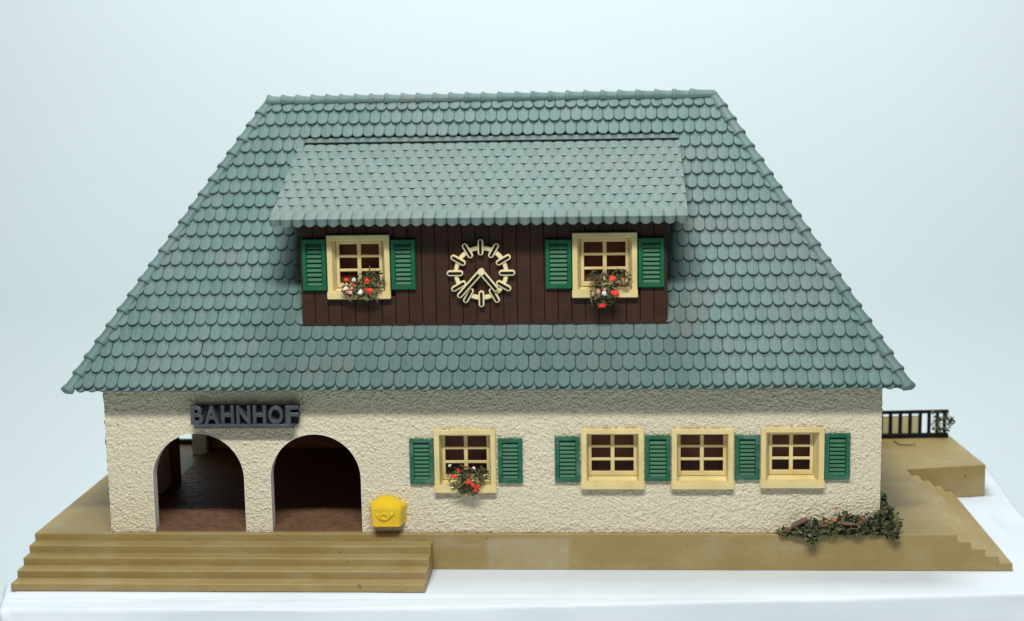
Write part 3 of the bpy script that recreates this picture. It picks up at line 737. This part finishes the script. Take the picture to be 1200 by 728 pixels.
horn = [(hc[0] + 0.95 * math.cos(a), yy, hc[1] + .75 * math.sin(a)) for a in np.linspace(0, 2 * math.pi, 22)]
hornpath = [(74.5, yy, 6.65), (74.8, yy, 5.8), (75.6, yy, 4.9), (76.7, yy, 4.6), (77.8, yy, 4.95), (78.6, yy, 5.8), (79.2, yy, 6.65)]
mk('post_horn', *join(tubeg(horn, .3, 6, False), tubeg(hornpath, [.26, .26, .28, .3, .34, .42, .58], 6)), 'yellow', mb, smooth=True)

# ------------------------------------------------------------------ plants
def leaf_cloud(centres, n, size, up=0.3, thin=0.35):
    """many small bent leaf flakes scattered through blobs (x, y, z, rx, ry, rz, weight)"""
    V, F = [], []; ws = np.array([c[6] for c in centres], float); ws /= ws.sum()
    for _ in range(n):
        c = centres[rng.choice(len(centres), p=ws)]
        while True:
            p = rng.uniform(-1, 1, 3)
            if (p * p).sum() <= 1: break
        P = Vector((c[0] + p[0] * c[3], c[1] + p[1] * c[4], c[2] + p[2] * c[5]))
        d = Vector(rng.normal(size=3)).normalized(); d.z += up; d.normalize(); s = d.cross(Vector(rng.normal(size=3))).normalized(); nn = d.cross(s)
        L = size * rng.uniform(.5, 1.5); w = L * thin * rng.uniform(.6, 1.5); o = len(V)
        V += [P - d * L / 2, P + s * w / 2 + nn * w * .2, P + d * L / 2, P - s * w / 2 + nn * w * .2, P - nn * w * .22]
        F += [[o, o + 1, o + 4], [o + 1, o + 2, o + 4], [o + 2, o + 3, o + 4], [o + 3, o, o + 4], [o, o + 3, o + 2, o + 1]]
    return V, F
def lump(c, r, mat, name, parent, seed=0, squash=(1, 1, 1)):
    bm = bmesh.new(); bmesh.ops.create_icosphere(bm, subdivisions=1, radius=1)
    rr = random.Random(seed)
    for v in bm.verts:
        k = r * rr.uniform(.35, 1.3); v.co = Vector((c[0] + v.co.x * k * squash[0], c[1] + v.co.y * k * squash[1], c[2] + v.co.z * k * squash[2]))
    return mk(name, *from_bm(bm), mat, parent)
def flower_bunch(base, label, blobs, bits, twigs, n):
    e = empty('flower_bunch', base, label, 'flowers', 'flower bunches on the window sills')
    mk('foliage', *leaf_cloud(blobs, n, 0.95, 0.15, .42), 'leaf', e)
    for k, (x, y, z, r, m_) in enumerate(bits):
        lump((x, y, z), r, m_, 'blossom', e, k + int(x), (1.15, .8, .95))
    for k, path in enumerate(twigs):
        mk('twig', *tubeg(path, [.28, .24, .16][:len(path)], 5), 'bark', e, smooth=True)
y1 = YD - 2.6
flower_bunch((71, y1, 64.5), 'flower bunch with red and white blossoms in the left dormer window', [(69.0, y1, 67.2, 2.6, 1.5, 2.6, 1), (72.5, y1 + .3, 68.6, 3.0, 1.6, 3.0, 1.2), (75.5, y1 + .4, 69.0, 2.4, 1.3, 3.2, 1), (72.5, y1 - .2, 65.3, 4.3, 1.1, 1.5, .9)],
    [(67.9, y1 - 1.5, 69.8, .75, 'red'), (69.5, y1 - 1.6, 68.2, .55, 'red'), (73.4, y1 - 1.6, 69.2, .85, 'red'), (73.6, y1 - 1.7, 66.8, 1.0, 'red'), (74.2, y1 - 1.6, 66.1, .6, 'red'), (67.5, y1 - 1.4, 67.3, .65, 'white'), (69.9, y1 - 1.7, 69.6, .6, 'white'), (71.6, y1 - 1.6, 66.3, .85, 'white'), (68.4, y1 - 1.5, 66.2, .75, 'pink'), (69.2, y1 - 1.5, 67.4, .5, 'pink')],
    [[(66.2, y1 - .5, 66.8), (68, y1 - 1.3, 64.3), (69, y1 - 1.2, 63.6)], [(74.8, y1 - .8, 65.6), (75.6, y1 - 1.4, 64.4), (76.1, y1 - 1.3, 63.0)], [(73.6, y1, 70.5), (73.9, y1 - .2, 72), (74, y1 - .2, 73.2)]], 620)
flower_bunch((138, y1, 62.5), 'drooping flower bunch with red blossoms in the right dormer window', [(134.2, y1 + .3, 69.0, 2.0, 1.3, 2.6, .8), (137.5, y1, 68.0, 3.0, 1.5, 3.4, 1.2), (141.2, y1 + .2, 69.2, 2.9, 1.4, 2.6, 1.1), (136.8, y1 - .6, 64.2, 3.9, 1.4, 2.4, 1.3)],
    [(138.6, y1 - 1.6, 69.2, .95, 'red'), (139.8, y1 - 1.9, 65.4, 1.0, 'red'), (138.9, y1 - 1.9, 65.7, .6, 'red'), (136.1, y1 - 2.0, 62.2, .95, 'red'), (136.7, y1 - 1.9, 65.5, .75, 'white'), (135.1, y1 - 1.9, 65.9, .7, 'pink'), (136.6, y1 - 1.9, 66.5, .5, 'pink'), (141.6, y1 - 1.4, 69.0, .7, 'orange')],
    [[(134.2, y1 - .8, 67.0), (135.6, y1 - 1.3, 69.2), (136.3, y1 - 1.0, 71.2)], [(133.0, y1 - .8, 66.0), (133.2, y1 - 1.5, 63.5), (133.5, y1 - 1.4, 61.9)], [(142.9, y1 - .4, 67.0), (143.2, y1 - .6, 69), (142.8, y1 - .5, 70.6)]], 700)
y2 = -2.3
flower_bunch((99, y2, 12), 'dark flower bunch with red blossoms in the window near the mailbox', [(97.2, y2, 16.2, 3.6, 1.4, 3.4, 1.2), (100.8, y2, 15.5, 3.4, 1.4, 3.2, 1.2), (103.6, y2 + .5, 17.0, 1.8, 1.1, 2.4, .6), (99.2, y2 - .5, 12.6, 3.6, 1.2, 1.6, .8)],
    [(100.1, y2 - 1.6, 15.2, 1.0, 'red'), (97.2, y2 - 1.6, 18.3, .65, 'red'), (95.9, y2 - 1.5, 16.6, .7, 'red'), (96.3, y2 - 1.5, 16.2, .5, 'red'), (102.2, y2 - 1.6, 13.9, .75, 'red'), (101.8, y2 - 1.7, 12.9, .6, 'red'), (101.0, y2 - 1.6, 14.3, .5, 'red'), (95.4, y2 - 1.3, 13.4, .5, 'white'), (101.4, y2 - 1.3, 18.9, .5, 'white'), (94.8, y2 - 1.0, 19.6, .45, 'white')],
    [[(98.2, y2 - 1.2, 19.4), (101.5, y2 - 1.4, 18.6), (103.4, y2 - 1.3, 15.2)], [(95.2, y2 - 1.2, 13.2), (97.2, y2 - 1.6, 13.6), (98.9, y2 - 1.4, 15.0)], [(101.0, y2 - 1.0, 12.4), (101.2, y2 - 1.4, 11.2)]], 680)

sh = empty('shrub', (198, -2.5, 0), 'low tangled shrub of moss and bark at the wall corner', 'shrub')
blobs = [(185.5, -2.2, 0.8, 3.6, 1.5, 1.0, .4), (189.0, -2.3, 1.6, 3.0, 2.2, 1.9, .8), (192.5, -2.6, 2.2, 2.6, 2.3, 2.6, 1.0), (196.5, -2.3, 2.2, 3.0, 2.1, 2.6, 1.0), (200.5, -2.2, 3.0, 2.8, 2.1, 3.4, 1.1), (204.0, -2.4, 2.6, 2.6, 2.2, 3.0, 1.1), (208.0, -2.0, 3.0, 3.0, 2.3, 3.3, 1.1), (212.0, -1.6, 3.5, 3.6, 3.0, 4.0, 1.5), (212.4, 3.5, 3.6, 1.8, 4.0, 4.2, 1.0), (211.8, 7.0, 5.0, 1.2, 3.4, 4.4, 0.7), (191.5, -4.3, 0.4, 1.8, 1.2, 1.8, .45), (212.8, -3.8, 1.2, 1.8, 1.0, 2.2, .4)]
mk('foliage', *leaf_cloud(blobs, 1500, 1.75, 0.12, .40), 'leaf', sh)
for k, (p, q, r) in enumerate([((186.4, -3.4, 2.8), (190.3, -3.6, 5.0), .75), ((192.2, -3.6, 2.6), (196.2, -3.4, 3.2), .5), ((198.2, -3.7, 3.8), (202.8, -3.6, 3.4), .55), ((203.4, -3.3, 3.0), (205.6, -3.2, 5.0), .65), ((183.0, -3.0, .7), (186.6, -3.2, 2.5), .45), ((200.0, -3.4, 4.4), (200.4, -3.3, 6.4), .35)]):
    P, Q = Vector(p), Vector(q); mk('bark_chip', *tubeg([P, P.lerp(Q, .35) + Vector((0, 0, .1)), P.lerp(Q, .75), Q], [r * .7, r, r * .9, r * .6], 7), 'bark', sh)
for k, (x, y, z, r) in enumerate([(195.2, -3.5, 4.1, .6), (197.3, -3.4, 4.6, .7), (204.8, -3.6, 4.9, .8), (198.2, -1.4, 6.9, .5), (196.4, -3.6, 3.7, .5)]):
    lump((x, y, z), r, 'orange', 'crumb', sh, k)
for k in range(16):
    x = random.uniform(185, 213); y = random.uniform(-4.2, -2.2); z = random.uniform(1, 4.5); a = random.uniform(0, 6.28); L = random.uniform(1.5, 3.2)
    mk('twig', *tubeg([(x, y, z), (x + L * .5 * math.cos(a), y - .2, z + .5 + L * .2 * abs(math.sin(a))), (x + L * math.cos(a), y - .1, z + .4 + L * .5 * abs(math.sin(a)))], [.2, .17, .1], 5), 'bark', sh, smooth=True)

# ------------------------------------------------------------------ railing at the rear of the side platform
rl = empty('railing', (241, 106.5, 0), 'black plastic railing on the raised platform behind the house', 'railing')
ra, rb = Vector((216.0, 104.8, 0)), Vector((252.0, 107.4, 0)); rd = (rb - ra); rlen = rd.length; rd.normalize(); rang = math.atan2(rd.y, rd.x)
def rail_box(t0, t1, y0, y1, z0, z1, name, mat='black', bev=.12):
    V, F = boxg(t0, t1, y0, y1, z0, z1, bev); V = [ra + rd * x + Vector((-rd.y, rd.x, 0)) * y + Vector((0, 0, z)) for x, y, z in V]
    return mk(name, V, F, mat, rl)
rail_box(0, rlen, -.55, .55, 8.4, 9.5, 'top_rail'); rail_box(0, rlen, -.8, .8, 0.0, 1.55, 'bottom_rail')
for t in (3.0, 6.5, 10, 13.4, 16.6, 19.9, 23.2, 26.6, 29.6, 32.4, 34.8):
    rail_box(t - .55, t + .55, -.4, .4, 1.4, 8.5, 'post')
rail_box(0.5, 27.4, .6, .8, 0.02, 7.4, 'panel', 'panel', 0)
cl = empty('climbing_plant', (249, 106.5, 0), 'dark creeper clinging to the end of the black railing', 'plant')
mk('foliage', *leaf_cloud([(248.5, 106.3, 4.5, 2.6, 1.0, 3.4, 1.2), (251.6, 106.8, 5.2, 1.6, 1.0, 3.6, 1), (253.0, 107.0, 5.6, 1.2, .8, 1.6, .5), (248.0, 106.3, 8.8, 2.0, .5, .6, .2)], 260, 1.05, .1, .5), 'leaf', cl)
wr_ = tag(mk('wire_scrap', *tubeg([(233.0, 101.2, .35), (233.4, 97.5, .3), (233.9, 96.2, .3), (236.6, 95.6, .3), (238.6, 95.8, .3), (238.9, 97.2, .5)], .17, 6), 'wire', smooth=True), 'thin bent rusty wire scrap lying before the black railing', 'wire')
